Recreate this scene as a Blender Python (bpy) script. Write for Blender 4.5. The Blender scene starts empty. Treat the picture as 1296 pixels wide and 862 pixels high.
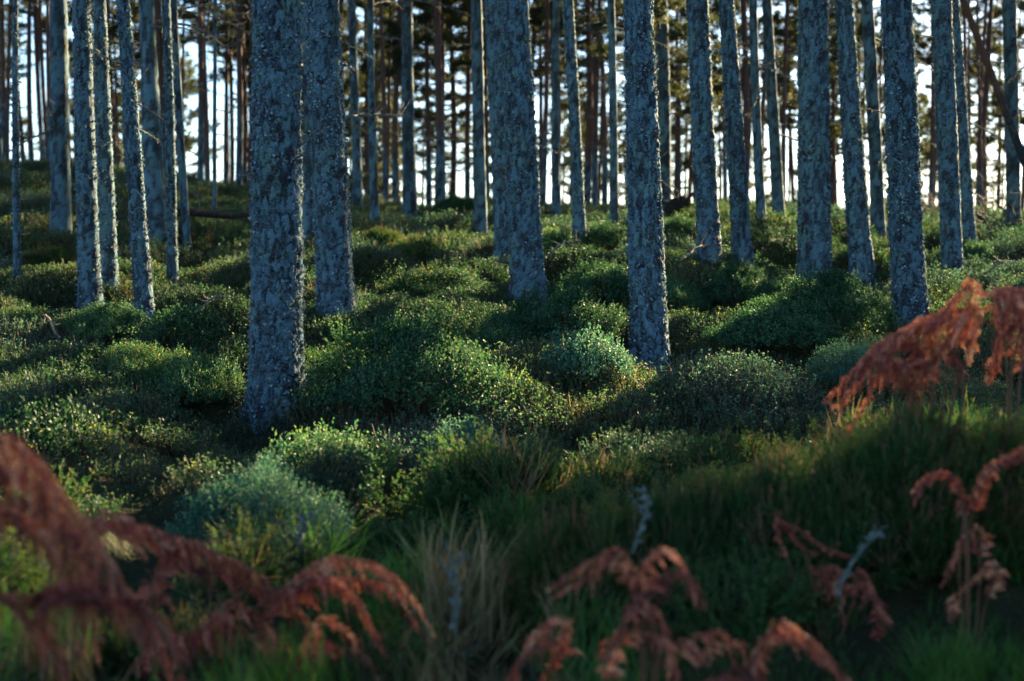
import bpy, math, random
import numpy as np
from mathutils import Vector, Matrix, Euler

# ------------------------------------------------------------------ camera, sky, sun
scene = bpy.context.scene
COL = scene.collection
F = 1800.0; CX, CY = 648.0, 431.0            # photo pixels (1296 wide), 50 mm lens
EYE = 1.5
PITCH = math.atan((CY - 330.0) / F)
cam_d = bpy.data.cameras.new('camera'); cam = bpy.data.objects.new('camera', cam_d); COL.objects.link(cam)
cam.location = (0, 0, EYE); cam.rotation_euler = (math.pi/2 - PITCH, 0, 0)
cam_d.lens = 50; cam_d.sensor_width = 36; cam_d.clip_end = 2000; cam_d.clip_start = .05
cam_d.dof.use_dof = True; cam_d.dof.focus_distance = 10.8; cam_d.dof.aperture_fstop = 1.8
scene.camera = cam
SUN_AZ, SUN_EL = math.radians(35), math.radians(19)
SUN = Vector((math.sin(SUN_AZ)*math.cos(SUN_EL), math.cos(SUN_AZ)*math.cos(SUN_EL), math.sin(SUN_EL)))
world = bpy.data.worlds.new('World'); scene.world = world; world.use_nodes = True
wn = world.node_tree.nodes; wl = world.node_tree.links
sky = wn.new('ShaderNodeTexSky'); sky.sky_type = 'NISHITA'; sky.sun_disc = False
sky.sun_elevation = SUN_EL; sky.sun_rotation = SUN_AZ; sky.air_density = 1.0; sky.dust_density = .4; sky.ozone_density = 4.0
bg = wn['Background']; bg.inputs['Strength'].default_value = .05
wl.new(sky.outputs[0], bg.inputs['Color'])
sd = bpy.data.lights.new('sun', 'SUN'); sd.energy = 5.0; sd.angle = math.radians(.5); sd.color = (1, .78, .46)
so = bpy.data.objects.new('sun', sd); COL.objects.link(so)
so.rotation_euler = SUN.to_track_quat('Z', 'Y').to_euler(); so.location = (20, 30, 25)
vs = scene.view_settings; vs.view_transform = 'Standard'; vs.look = 'None'; vs.gamma = 1; vs.use_curve_mapping = False
vs.exposure = 3.05
cy = scene.cycles
scene.render.engine = 'CYCLES'
cy.use_denoising = True
try: cy.denoiser = 'OPENIMAGEDENOISE'; cy.denoising_input_passes = 'RGB_ALBEDO_NORMAL'
except Exception: pass
cy.max_bounces = 6; cy.diffuse_bounces = 3; cy.glossy_bounces = 2; cy.transmission_bounces = 4; cy.transparent_max_bounces = 4
cy.caustics_reflective = False; cy.caustics_refractive = False; cy.sample_clamp_indirect = 4.0
cy.use_adaptive_sampling = True; cy.adaptive_threshold = .02
scene.render.use_persistent_data = False

# ------------------------------------------------------------------ helpers
rng = np.random.default_rng(7)
def _h(ix, iy, iz, s):
    with np.errstate(over='ignore'):
        n = (ix.astype(np.int64)*374761393 + iy.astype(np.int64)*668265263 + iz.astype(np.int64)*2147483647 + int(s)*1274126177) & 0xffffffff
        n = ((n ^ (n >> 13)) * 1274126177) & 0xffffffff
        n = ((n ^ (n >> 16)) * 2246822519) & 0xffffffff
        n = n ^ (n >> 15)
    return (n & 0xffffff) / float(0xffffff)
def vnoise(x, y, s=0, wrapx=None):
    x = np.asarray(x, float); y = np.asarray(y, float)
    ix = np.floor(x); iy = np.floor(y); fx = x-ix; fy = y-iy
    fx = fx*fx*(3-2*fx); fy = fy*fy*(3-2*fy); z = np.zeros_like(ix)
    ix1 = ix+1
    if wrapx: ix = np.mod(ix, wrapx); ix1 = np.mod(ix1, wrapx)
    a = _h(ix, iy, z, s); b = _h(ix1, iy, z, s); c = _h(ix, iy+1, z, s); d = _h(ix1, iy+1, z, s)
    return ((a*(1-fx)+b*fx)*(1-fy) + (c*(1-fx)+d*fx)*fy)*2-1
def fbm(x, y, s=0, o=4, wrapx=None):
    t = 0; a = 1; n = 0
    for k in range(o):
        t = t + a*vnoise(x*2**k, y*2**k, s+k*17, wrapx*2**k if wrapx else None); n += a; a *= .5
    return t/n
def worley(x, y, s, wrapx):
    ix = np.floor(x); iy = np.floor(y); z = np.zeros_like(ix)
    f1 = np.full(x.shape, 9.); f2 = np.full(x.shape, 9.); cid = np.zeros(x.shape)
    for dx in (-1, 0, 1):
        for dy in (-1, 0, 1):
            gx = ix+dx; gy = iy+dy; hx = np.mod(gx, wrapx)
            px = gx+_h(hx, gy, z, s); py = gy+_h(hx, gy, z, s+1)
            d = np.hypot(px-x, py-y); r = _h(hx, gy, z, s+2)
            new = d < f1
            f2 = np.where(new, f1, np.minimum(f2, d)); cid = np.where(new, r, cid); f1 = np.where(new, d, f1)
    return f1, f2, cid
def sstep(a, b, x):
    t = np.clip((np.asarray(x, float)-a)/(b-a), 0, 1); return t*t*(3-2*t)

PROF_D = [-20, 0, 3, 5, 9, 12.5, 16, 20, 26, 35, 43, 50, 60, 80, 120, 300, 900]
PROF_Z = [-1.6, -1.5, -1.44, -1.34, -1.08, -.68, -.22, .14, .58, 1.08, 1.38, 1.2, .2, -3, -7, -8, -8]
_d = np.linspace(-20, 900, 4000); _z = np.interp(_d, PROF_D, PROF_Z)
_k = np.ones(9)/9; _zs = np.convolve(np.pad(_z, 4, mode='edge'), _k, mode='valid')
def domes(x, y, cell, s, r0, r1, h0, h1):
    gx = np.floor(x/cell); gy = np.floor(y/cell); z = np.zeros_like(gx); out = np.zeros_like(x)
    for dx in (-1, 0, 1):
        for dy in (-1, 0, 1):
            ix = gx+dx; iy = gy+dy; px = (ix+_h(ix, iy, z, s))*cell; py = (iy+_h(ix, iy, z, s+1))*cell
            q = _h(ix, iy, z, s+2); R = r0+(r1-r0)*q; H = h0+(h1-h0)*q*_h(ix, iy, z, s+3)
            out = np.maximum(out, H*np.sqrt(np.clip(1-((x-px)**2+((y-py)*1.1)**2)/(R*R), 0, 1)))
    return out
def ground(x, y):
    x = np.asarray(x, float); y = np.asarray(y, float)
    z = np.interp(y, _d, _zs) + EYE
    fade = sstep(90, 50, y)
    z = z + 1.15*sstep(-3, -13, x)*sstep(14, 34, y)*fade*1.0
    z = z - .25*sstep(4, 14, x)*sstep(16, 34, y)*fade
    z = z + .40*sstep(-.4, 1.5, x)*np.exp(-((y-5.6)/1.2)**2)
    z = z + .16*sstep(-1.2, -2.6, x)*np.exp(-((y-8.0)/2.5)**2)
    amp = sstep(5, 9.5, y)*sstep(80, 45, y)
    big = np.abs(fbm(x*.42+3.3, y*.34+1.7, 5, 2))
    return z + amp*(.30*(big-.22) + hummock(x, y)-.26) + sstep(2, 4, y)*sstep(9, 7, y)*(domes(x, y, .5, 71, .16, .34, .06, .30)-.1) + .03*fbm(x*3, y*3, 21, 2)
FLAT = []
def hummock(x, y):
    x = np.asarray(x, float); y = np.asarray(y, float); k = 1.0
    for fx, fy in FLAT: k = k*(1-.9*np.exp(-((x-fx)/.55)**2-((y-fy+.45)/.75)**2))
    return k*np.maximum(domes(x, y, 1.05, 31, .46, .86, .14, .60), domes(x, y, .7, 37, .26, .48, .08, .40))
def ray(px, py):
    f = Vector((0, math.cos(PITCH), -math.sin(PITCH))); u = Vector((0, math.sin(PITCH), math.cos(PITCH)))
    return f + Vector((1, 0, 0))*((px-CX)/F) + u*((CY-py)/F)
def at(px, py, d):                     # point whose distance along +Y is d
    r = ray(px, py); return Vector((0, 0, EYE)) + r*(d/r.y)
def hit(px, py, lift=.1, dmin=3.0, dmax=48):
    r = ray(px, py); r = r/r.y
    ds = np.linspace(dmin, dmax, 3000)
    g = ground(r.x*ds, ds) + lift; z = EYE + r.z*ds
    k = np.nonzero(z <= g)[0]
    d = ds[k[0]] if len(k) else dmax
    return Vector((r.x*d, d, float(ground(r.x*d, d))))

def tag(o, label=None, cat=None, group=None, kind=None):
    if label: o['label'] = label
    if cat: o['category'] = cat
    if group: o['group'] = group
    if kind: o['kind'] = kind
    return o
def link(name, data, mat=None, parent=None):
    o = bpy.data.objects.new(name, data); COL.objects.link(o)
    if mat and data is not None and len(data.materials) == 0: data.materials.append(mat)
    if parent: o.parent = parent
    return o
def empty(name, loc, rot=(0, 0, 0)):
    o = bpy.data.objects.new(name, None); COL.objects.link(o); o.location = loc; o.rotation_euler = rot; o.empty_display_size = .1
    return o
def mesh_np(name, V, Fc, mats=(), attrs=None, fmat=None, smooth=False):
    """V (n,3), Fc list of index arrays (k,3|4) ; attrs name->per-vertex float"""
    me = bpy.data.meshes.new(name)
    loops = []; starts = []; n = 0
    for A in Fc:
        if len(A) == 0: continue
        A = np.asarray(A, np.int32); loops.append(A.ravel()); starts.append(n + np.arange(len(A))*A.shape[1]); n += A.size
    L = np.concatenate(loops).astype(np.int32); S = np.concatenate(starts).astype(np.int32)
    me.vertices.add(len(V)); me.vertices.foreach_set('co', np.asarray(V, np.float32).ravel())
    me.loops.add(len(L)); me.loops.foreach_set('vertex_index', L)
    me.polygons.add(len(S)); me.polygons.foreach_set('loop_start', S)
    if fmat is not None: me.polygons.foreach_set('material_index', np.asarray(fmat, np.int32))
    for m in mats: me.materials.append(m)
    if attrs:
        for k, v in attrs.items():
            a = me.attributes.new(k, 'FLOAT', 'POINT'); a.data.foreach_set('value', np.asarray(v, np.float32))
    me.update(calc_edges=True); me.validate()
    if smooth: me.polygons.foreach_set('use_smooth', np.ones(len(me.polygons), bool))
    return me
class Acc:                               # collects pieces of ONE part
    def __init__(s): s.V = []; s.Q = []; s.T = []; s.a = []; s.n = 0; s.qm = []; s.tm = []
    def add(s, V, Q=None, T=None, a=0., m=0):
        V = np.asarray(V, float).reshape(-1, 3); s.V.append(V)
        if Q is not None: Q = np.asarray(Q).reshape(-1, 4); s.Q.append(Q+s.n); s.qm.append(np.full(len(Q), m))
        if T is not None: T = np.asarray(T).reshape(-1, 3); s.T.append(T+s.n); s.tm.append(np.full(len(T), m))
        s.a.append(np.broadcast_to(np.asarray(a, float), (len(V),))); s.n += len(V)
    def mesh(s, name, mats, smooth=False):
        Fc = []; fm = []
        if s.Q: Fc.append(np.concatenate(s.Q)); fm += s.qm
        if s.T: Fc.append(np.concatenate(s.T)); fm += s.tm
        return mesh_np(name, np.concatenate(s.V), Fc, mats, {'tint': np.concatenate(s.a)}, np.concatenate(fm), smooth)
def unit(v): return v/(np.linalg.norm(v, axis=-1, keepdims=True)+1e-9)
def tube(acc, P, R, seg=5, a=0., m=0):
    P = np.asarray(P, float); n = len(P); R = np.broadcast_to(np.asarray(R, float), (n,))
    T = unit(np.gradient(P, axis=0)); ref = np.array([.31, .17, .93]) if abs(T[0] @ [0, 0, 1]) < .9 else np.array([1., .2, 0])
    A = unit(np.cross(T, ref)); B = np.cross(T, A); th = np.arange(seg)*2*np.pi/seg
    V = P[:, None] + R[:, None, None]*(np.cos(th)[None, :, None]*A[:, None] + np.sin(th)[None, :, None]*B[:, None])
    i = np.arange(n-1)[:, None]*seg; j = np.arange(seg)[None]; j2 = (j+1) % seg
    Q = np.stack([i+j, i+j2, i+seg+j2, i+seg+j], -1).reshape(-1, 4)
    cap = np.array([[(n-1)*seg+k, (n-1)*seg+(k+1) % seg, (n-1)*seg+(k+2) % seg] for k in range(0, 1)]) if seg == 3 else None
    acc.add(V.reshape(-1, 3), Q, cap, a, m)

def leaves(acc, P, D, N, L, W, a=0., m=0, fold=.25):
    """diamond leaves: base P, direction D, normal N, length L, width W"""
    P = np.asarray(P, float); D = unit(np.asarray(D, float)); S = unit(np.cross(D, N)); N2 = np.cross(S, D)
    L = np.broadcast_to(np.asarray(L, float), (len(P),))[:, None]; W = np.broadcast_to(np.asarray(W, float), (len(P),))[:, None]
    V = np.stack([P, P+D*L*.45+S*W*.5+N2*W*fold, P+D*L, P+D*L*.45-S*W*.5+N2*W*fold], 1)
    n = len(P); b = np.arange(n)[:, None]*4
    T = np.concatenate([b+[0, 1, 2], b+[0, 2, 3]], 0)
    acc.add(V.reshape(-1, 3), None, T, np.repeat(np.broadcast_to(np.asarray(a, float), (n,)), 4), m)

# ------------------------------------------------------------------ materials
class M:
    def __init__(s, name):
        s.m = bpy.data.materials.new(name); s.m.use_nodes = True; s.t = s.m.node_tree; s.n = s.t.nodes
        s.p = s.n['Principled BSDF']; s.out = s.n['Material Output']
    def node(s, ty, **kw):
        x = s.n.new(ty)
        for k, v in kw.items():
            if k.startswith('i_'): x.inputs[int(k[2:])].default_value = v
            else: setattr(x, k, v)
        return x
    def ln(s, a, b): s.t.links.new(a, b)
    def noise(s, vec, scale, detail=3, rough=.55):
        x = s.node('ShaderNodeTexNoise'); x.inputs['Scale'].default_value = scale; x.inputs['Detail'].default_value = detail; x.inputs['Roughness'].default_value = rough
        s.ln(vec, x.inputs['Vector']); return x.outputs[0]
    def rampc(s, fac, stops):
        x = s.node('ShaderNodeValToRGB'); e = x.color_ramp.elements
        e[0].position, e[0].color = stops[0][0], (*stops[0][1], 1); e[1].position, e[1].color = stops[-1][0], (*stops[-1][1], 1)
        for p, c in stops[1:-1]: k = e.new(p); k.color = (*c, 1)
        s.ln(fac, x.inputs[0]); return x.outputs[0]
    def math(s, op, a, b=None):
        x = s.node('ShaderNodeMath', operation=op)
        for i, v in enumerate((a, b)):
            if v is None: continue
            if isinstance(v, (int, float)): x.inputs[i].default_value = v
            else: s.ln(v, x.inputs[i])
        return x.outputs[0]
    def mix(s, f, a, b, blend='MIX'):
        x = s.node('ShaderNodeMix', data_type='RGBA', blend_type=blend)
        for i, v in ((0, f), (6, a), (7, b)):
            if isinstance(v, (int, float)): x.inputs[i].default_value = v
            elif isinstance(v, tuple): x.inputs[i].default_value = (*v, 1)
            else: s.ln(v, x.inputs[i])
        return x.outputs[2]
    def attr(s, name): x = s.node('ShaderNodeAttribute', attribute_name=name); return x.outputs['Fac']
    def pos(s): return s.node('ShaderNodeNewGeometry').outputs['Position']
    def obj(s): return s.node('ShaderNodeTexCoord').outputs['Object']
    def rnd(s): return s.node('ShaderNodeObjectInfo').outputs['Random']
    def leafy(s, col, trans=.35, rough=.5, spec=.35, tcol=None):
        s.ln(col, s.p.inputs['Base Color']); s.p.inputs['Roughness'].default_value = rough; s.p.inputs['Specular IOR Level'].default_value = spec
        tr = s.node('ShaderNodeBsdfTranslucent'); s.ln(tcol or col, tr.inputs[0])
        mx = s.node('ShaderNodeMixShader'); mx.inputs[0].default_value = trans
        s.ln(s.p.outputs[0], mx.inputs[1]); s.ln(tr.outputs[0], mx.inputs[2]); s.ln(mx.outputs[0], s.out.inputs[0])
    def bump(s, h, strength, dist):
        b = s.node('ShaderNodeBump'); b.inputs['Strength'].default_value = strength; b.inputs['Distance'].default_value = dist
        s.ln(h, b.inputs['Height']); s.ln(b.outputs[0], s.p.inputs['Normal'])
def foliage(name, stops, patch_scale, patch_col, trans=.35, rough=.5, spec=.4, patch_amt=.7, bright=.5, tmul=(1.6, 1.45, .9)):
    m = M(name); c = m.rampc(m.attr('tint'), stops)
    pn = m.noise(m.pos(), patch_scale, 2); pf = m.math('MULTIPLY', m.rampc(pn, [(.42, (0, 0, 0)), (.62, (1, 1, 1))]), patch_amt)
    c = m.mix(pf, c, m.mix(1.0, c, patch_col, 'MULTIPLY'))
    v = m.math('ADD', m.math('MULTIPLY', m.rnd(), bright), 1-bright/2)
    hsv = m.node('ShaderNodeHueSaturation'); m.ln(c, hsv.inputs['Color']); m.ln(v, hsv.inputs['Value'])
    m.leafy(hsv.outputs[0], trans, rough, spec, m.mix(1.0, hsv.outputs[0], tmul, 'MULTIPLY')); return m.m

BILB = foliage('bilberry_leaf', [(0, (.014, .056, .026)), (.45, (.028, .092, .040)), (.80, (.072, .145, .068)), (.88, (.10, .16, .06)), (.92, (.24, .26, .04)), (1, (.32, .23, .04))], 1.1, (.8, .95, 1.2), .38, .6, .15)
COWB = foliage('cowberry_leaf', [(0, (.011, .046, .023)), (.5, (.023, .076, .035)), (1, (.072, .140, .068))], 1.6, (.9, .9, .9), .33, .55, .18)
TEAL = foliage('bilberry_sky_leaf', [(0, (.020, .080, .055)), (.6, (.048, .135, .092)), (.86, (.092, .185, .125)), (.93, (.092, .185, .125)), (1, (.22, .24, .04))], 1.6, (.9, 1.0, 1.1), .33, .6, .18)  # bilberry leaves; reflected blue sky is put into their colour
HEATH = foliage('heather_sprig', [(0, (.017, .056, .020)), (.45, (.032, .098, .030)), (.7, (.065, .105, .040)), (1, (.17, .098, .075))], 1.3, (1.3, .85, .7), .35, .75, .1)
GRASS = foliage('grass_blade', [(0, (.024, .095, .018)), (.6, (.050, .15, .026)), (1, (.16, .19, .06))], .9, (1.1, .95, .7), .45, .55, .2)
STRAW = foliage('dead_grass', [(0, (.13, .10, .045)), (.6, (.24, .19, .09)), (1, (.36, .29, .15))], .9, (1.1, .9, .8), .4, .6, .2, tmul=(1.2, 1.1, .9))
BRACK = foliage('bracken_dead', [(0, (.075, .018, .020)), (.4, (.31, .070, .048)), (.7, (.52, .15, .080)), (.88, (.66, .28, .15)), (1, (.70, .42, .24))], 6.0, (.75, .6, .85), .4, .5, .3, .6, .3, (1.3, 1.3, 1.0))  # maroon shadow and pinkish highlight tones are put into this tint range
NEEDLE = foliage('pine_needles', [(0, (.030, .055, .024)), (.6, (.050, .072, .030)), (1, (.11, .095, .045))], .4, (1.1, 1.0, .8), .42, .6, .2, tmul=(1.45, 1.2, .85))
def bark_mat(name, red_z, red_amt, blue):
    m = M(name); o = m.obj(); pl = m.attr('tint')
    sep = m.node('ShaderNodeSeparateXYZ'); m.ln(o, sep.inputs[0])
    n1 = m.noise(o, 60, 5, .7); n2 = m.noise(o, 7, 4, .6); n3 = m.noise(o, 120, 3, .6)
    base = m.rampc(m.math('ADD', m.math('MULTIPLY', pl, .45), m.math('MULTIPLY', n1, .6)), [(.25, (.014, .017, .023)), (.55, (.036, .041, .050)), (.8, (.085, .085, .090))])
    lich = m.rampc(m.math('ADD', m.math('MULTIPLY', n1, .65), m.math('ADD', m.math('MULTIPLY', n2, .35), m.math('MULTIPLY', pl, .36))), [(.50, (0, 0, 0)), (.78, (1, 1, 1))])
    lcol = m.rampc(n3, [(.35, (.058*blue, .105, .140)), (.6, (.135*blue, .215, .265)), (.75, (.23*blue, .31, .33))])
    c = m.mix(m.math('MULTIPLY', lich, .9), base, lcol)
    red = m.rampc(n1, [(.3, (.055, .030, .024)), (.7, (.16, .072, .046))])
    rf = m.math('MULTIPLY', m.rampc(m.math('ADD', m.math('MULTIPLY', sep.outputs[2], 1/red_z), m.math('MULTIPLY', n2, .5)), [(.75, (0, 0, 0)), (1.0, (1, 1, 1))]), red_amt)
    c = m.mix(rf, c, red)
    n4 = m.noise(o, 3.1, 3); c = m.mix(m.math('MULTIPLY', m.rampc(n4, [(.52, (0, 0, 0)), (.68, (1, 1, 1))]), .55), c, m.mix(1.0, c, (1.25, 1.15, .62), 'MULTIPLY'))
    hsv = m.node('ShaderNodeHueSaturation'); m.ln(c, hsv.inputs['Color']); m.ln(m.math('ADD', m.math('MULTIPLY', m.rnd(), .4), .8), hsv.inputs['Value'])
    m.ln(hsv.outputs[0], m.p.inputs['Base Color']); m.p.inputs['Roughness'].default_value = .85; m.p.inputs['Specular IOR Level'].default_value = .2
    m.bump(m.math('ADD', n1, m.math('MULTIPLY', n3, .5)), .9, .012)
    return m.m
BARK = bark_mat('pine_bark_near', 9.0, .7, .82)
BARKM = bark_mat('pine_bark_middle', 8.0, .6, .82)
BARKF = bark_mat('pine_bark_far', 3.6, .85, .9)
def simple(name, stops, scale, rough=.8, bump=0, spec=.25):
    m = M(name); n = m.noise(m.obj(), scale, 5, .6); m.ln(m.rampc(n, stops), m.p.inputs['Base Color'])
    m.p.inputs['Roughness'].default_value = rough; m.p.inputs['Specular IOR Level'].default_value = spec
    if bump: m.bump(n, .8, bump)
    return m.m
TWIG = simple('dead_twig', [(.3, (.055, .045, .038)), (.55, (.12, .10, .085)), (.7, (.24, .27, .24))], 25, .85, .004)
STEM = simple('shrub_stem', [(.3, (.05, .035, .02)), (.7, (.11, .07, .04))], 20)
STALK = simple('bracken_stalk', [(.3, (.06, .026, .014)), (.7, (.15, .07, .035))], 20, .5)
LICH = simple('grey_lichen', [(.3, (.04, .05, .045)), (.55, (.10, .125, .11)), (.75, (.20, .22, .19))], 30, .9, .004)
FLAKE = foliage('lichen_flake', [(0, (.05, .08, .105)), (.55, (.135, .195, .24)), (.88, (.27, .34, .35)), (1, (.24, .26, .12))], 9, (.7, .8, .9), .1, .9, .1, .8)
LOG = simple('fallen_log_bark', [(.3, (.018, .015, .013)), (.6, (.045, .034, .028)), (.75, (.10, .10, .085))], 14, .9, .02)
BARE = simple('bare_wood', [(.3, (.16, .10, .07)), (.7, (.42, .30, .20))], 18, .7, .004)
SOIL = simple('root_soil', [(.3, (.008, .006, .005)), (.7, (.025, .018, .014))], 8, .95, .03)
gm = M('forest_floor'); gp = gm.pos()
gc = gm.rampc(gm.noise(gp, 1.3, 5), [(.3, (.016, .020, .010)), (.5, (.022, .036, .012)), (.7, (.045, .050, .018))])
gc = gm.mix(gm.math('MULTIPLY', gm.noise(gp, 14, 4), .7), gc, (.030, .020, .012))
gm.ln(gc, gm.p.inputs['Base Color']); gm.p.inputs['Roughness'].default_value = .95; gm.p.inputs['Specular IOR Level'].default_value = .1
gm.bump(gm.noise(gp, 30, 4), 1., .04); FLOOR = gm.m

# ------------------------------------------------------------------ ground
FLAT_ = [hit(a_, b_, .03) for a_, b_ in ((350, 522), (427, 408), (824, 466), (669, 384), (1152, 416), (1031, 357), (1091, 351), (185, 420), (114, 390))]
FLAT += [(p_.x, p_.y) for p_ in FLAT_]
xs = np.concatenate([[-900, -400, -150, -80, -50], np.linspace(-35, -14, 43), np.linspace(-13.9, 13.9, 260), np.linspace(14, 35, 43), [50, 80, 150, 400, 900]])
ys = np.concatenate([[-300, -100, -40, -15, -5], np.linspace(-2, 22, 260), np.linspace(22.2, 55, 180), np.linspace(56, 100, 45), [120, 160, 220, 300, 500, 900]])
X, Y = np.meshgrid(xs, ys); Z = ground(X, Y)
V = np.stack([X, Y, Z], -1).reshape(-1, 3); nx = len(xs); i = np.arange(len(ys)-1)[:, None]*nx + np.arange(nx-1)[None]
G = np.stack([i, i+1, i+nx+1, i+nx], -1).reshape(-1, 4)
tag(link('ground', mesh_np('ground', V, [G], [FLOOR], smooth=True)), 'mossy forest floor rising to a low ridge', kind='structure')

# ------------------------------------------------------------------ plants: small meshes used again and again
def sprig_bilberry(seed, n=34, h=.15, leaf=.019):
    r = np.random.default_rng(seed); a = Acc()
    nb = 6; P = []; D = []
    for b in range(nb):
        az = r.uniform(0, 6.28); tilt = r.uniform(.15, .75); L = h*r.uniform(.75, 1.15)
        d = np.array([math.cos(az)*math.sin(tilt), math.sin(az)*math.sin(tilt), math.cos(tilt)])
        t = np.linspace(0, 1, 4); curve = t[:, None]*d*L + (t**2)[:, None]*np.array([0, 0, .15*L]) + r.normal(0, .006, (4, 3))*t[:, None]
        w = .0022; side = unit(np.cross(d, [0, 0, 1.]))*w
        for k in range(3):
            a.add([curve[k]-side, curve[k]+side, curve[k+1]+side*.7, curve[k+1]-side*.7], [[0, 1, 2, 3]], None, 0, 1)
        m = n//nb
        tt = r.uniform(.35, 1.02, m); p = np.stack([np.interp(tt, t, curve[:, c]) for c in range(3)], 1)
        dirs = unit(r.normal(0, 1, (m, 3))*[1, 1, .45] + d*.5 + [0, 0, .15]); P.append(p); D.append(dirs)
    P = np.concatenate(P); D = np.concatenate(D); N = unit(r.normal(0, .45, P.shape)+[0, 0, 1])
    tint = np.clip(.12 + .55*np.clip(P[:, 2]/(h*1.1), 0, 1) + r.normal(0, .16, len(P)), 0, .86); yel = r.random(len(P)) < .07; tint[yel] = r.uniform(.88, 1, yel.sum())  # paler towards the top: sky sheen put into the colour, and young shoots
    leaves(a, P, D, N, leaf*r.uniform(.7, 1.25, len(P)), leaf*.62, tint)
    return a
def sprig_heather(seed, h=.25):
    r = np.random.default_rng(seed); a = Acc()
    for b in range(9):
        az = r.uniform(0, 6.28); tilt = r.uniform(.1, .95); L = h*r.uniform(.6, 1.1)
        d = np.array([math.cos(az)*math.sin(tilt), math.sin(az)*math.sin(tilt), math.cos(tilt)])
        t = np.linspace(0, 1, 4); c = t[:, None]*d*L + r.normal(0, .008, (4, 3))*t[:, None]
        side = unit(np.cross(d, [.3, .2, 1.]))*.0018
        for k in range(3): a.add([c[k]-side, c[k]+side, c[k+1]+side*.6, c[k+1]-side*.6], [[0, 1, 2, 3]], None, .2, 1)
        m = 34; tt = r.uniform(.25, 1, m); p = np.stack([np.interp(tt, t, c[:, q]) for q in range(3)], 1)
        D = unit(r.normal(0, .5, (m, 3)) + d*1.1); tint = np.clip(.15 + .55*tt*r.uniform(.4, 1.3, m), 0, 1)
        leaves(a, p, D, unit(r.normal(0, 1, (m, 3))), r.uniform(.014, .034, m), .0075, tint)
    return a
def sprig_grass(seed, h=.38):
    r = np.random.default_rng(seed); a = Acc()
    for b in range(16):
        az = r.uniform(0, 6.28); L = h*r.uniform(.5, 1.1); o = np.array([r.normal(0, .03), r.normal(0, .03), 0])
        d = np.array([math.cos(az), math.sin(az), 0]); lean = r.uniform(.1, .6); t = np.linspace(0, 1, 5)
        c = o + d*(lean*L*t**2)[:, None] + np.array([0, 0, 1])*(L*(t-.25*lean*t**2))[:, None]
        s = np.array([-d[1], d[0], 0])*.0035
        w = np.array([1, 1, .85, .55, .05])[:, None]
        V = np.stack([c-s*w, c+s*w], 1).reshape(-1, 3); Q = [[2*k, 2*k+1, 2*k+3, 2*k+2] for k in range(4)]
        a.add(V, Q, None, np.clip(r.normal(.4, .2)+np.repeat(t, 2)*.2, 0, 1))
    return a
def sprig_coll(name, accs, mats):
    c = bpy.data.collections.new(name)
    for k, a in enumerate(accs):
        o = bpy.data.objects.new('sprig', a.mesh(name, mats)); c.objects.link(o)
    return c
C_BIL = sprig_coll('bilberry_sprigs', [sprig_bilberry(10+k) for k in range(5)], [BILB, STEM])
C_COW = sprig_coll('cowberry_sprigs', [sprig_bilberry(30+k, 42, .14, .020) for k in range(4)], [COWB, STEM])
C_TEA = sprig_coll('bilberry_sky_sprigs', [sprig_bilberry(50+k, 40, .16, .018) for k in range(4)], [TEAL, STEM])
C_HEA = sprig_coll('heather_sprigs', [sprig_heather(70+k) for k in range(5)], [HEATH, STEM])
C_STR = sprig_coll('straw_tufts', [sprig_grass(95+k, .34) for k in range(4)], [STRAW])
C_GRA = sprig_coll('grass_tufts', [sprig_grass(90+k) for k in range(5)], [GRASS])

def scatter(name, label, P, rot, scl, coll):
    n = len(P); me = bpy.data.meshes.new(name); me.vertices.add(n); me.vertices.foreach_set('co', np.asarray(P, np.float32).ravel())
    a = me.attributes.new('rot', 'FLOAT_VECTOR', 'POINT'); a.data.foreach_set('vector', np.asarray(rot, np.float32).ravel())
    a = me.attributes.new('scl', 'FLOAT', 'POINT'); a.data.foreach_set('value', np.asarray(scl, np.float32))
    a = me.attributes.new('idx', 'INT', 'POINT'); a.data.foreach_set('value', rng.integers(0, len(coll.objects), n).astype(np.int32))
    o = link(name, me); g = bpy.data.node_groups.new(name+'_scatter', 'GeometryNodeTree')
    g.interface.new_socket('Geometry', in_out='INPUT', socket_type='NodeSocketGeometry'); g.interface.new_socket('Geometry', in_out='OUTPUT', socket_type='NodeSocketGeometry')
    gi = g.nodes.new('NodeGroupInput'); go = g.nodes.new('NodeGroupOutput'); ins = g.nodes.new('GeometryNodeInstanceOnPoints')
    ci = g.nodes.new('GeometryNodeCollectionInfo'); ci.inputs['Collection'].default_value = coll; ci.inputs['Separate Children'].default_value = True; ci.inputs['Reset Children'].default_value = True
    def na(nm, ty):
        x = g.nodes.new('GeometryNodeInputNamedAttribute'); x.data_type = ty; x.inputs[0].default_value = nm; return x.outputs[0]
    e2r = g.nodes.new('FunctionNodeEulerToRotation'); g.links.new(na('rot', 'FLOAT_VECTOR'), e2r.inputs[0])
    g.links.new(gi.outputs[0], ins.inputs['Points']); g.links.new(ci.outputs[0], ins.inputs['Instance']); ins.inputs['Pick Instance'].default_value = True
    g.links.new(na('idx', 'INT'), ins.inputs['Instance Index']); g.links.new(e2r.outputs[0], ins.inputs['Rotation']); g.links.new(na('scl', 'FLOAT'), ins.inputs['Scale'])
    g.links.new(ins.outputs[0], go.inputs[0])
    md = o.modifiers.new('scatter', 'NODES'); md.node_group = g
    return tag(o, label, kind='stuff')
def wedge(n, d0, d1, r):
    d = np.sqrt(r.uniform(d0*d0, d1*d1, n)); x = r.uniform(-1, 1, n)*(.45*d+1.0); return x, d
r = np.random.default_rng(3)
def zone(dens, d0, d1):
    area = .45*(d1*d1-d0*d0) + 2*(d1-d0); return wedge(int(dens*area), d0, d1, r)
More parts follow.
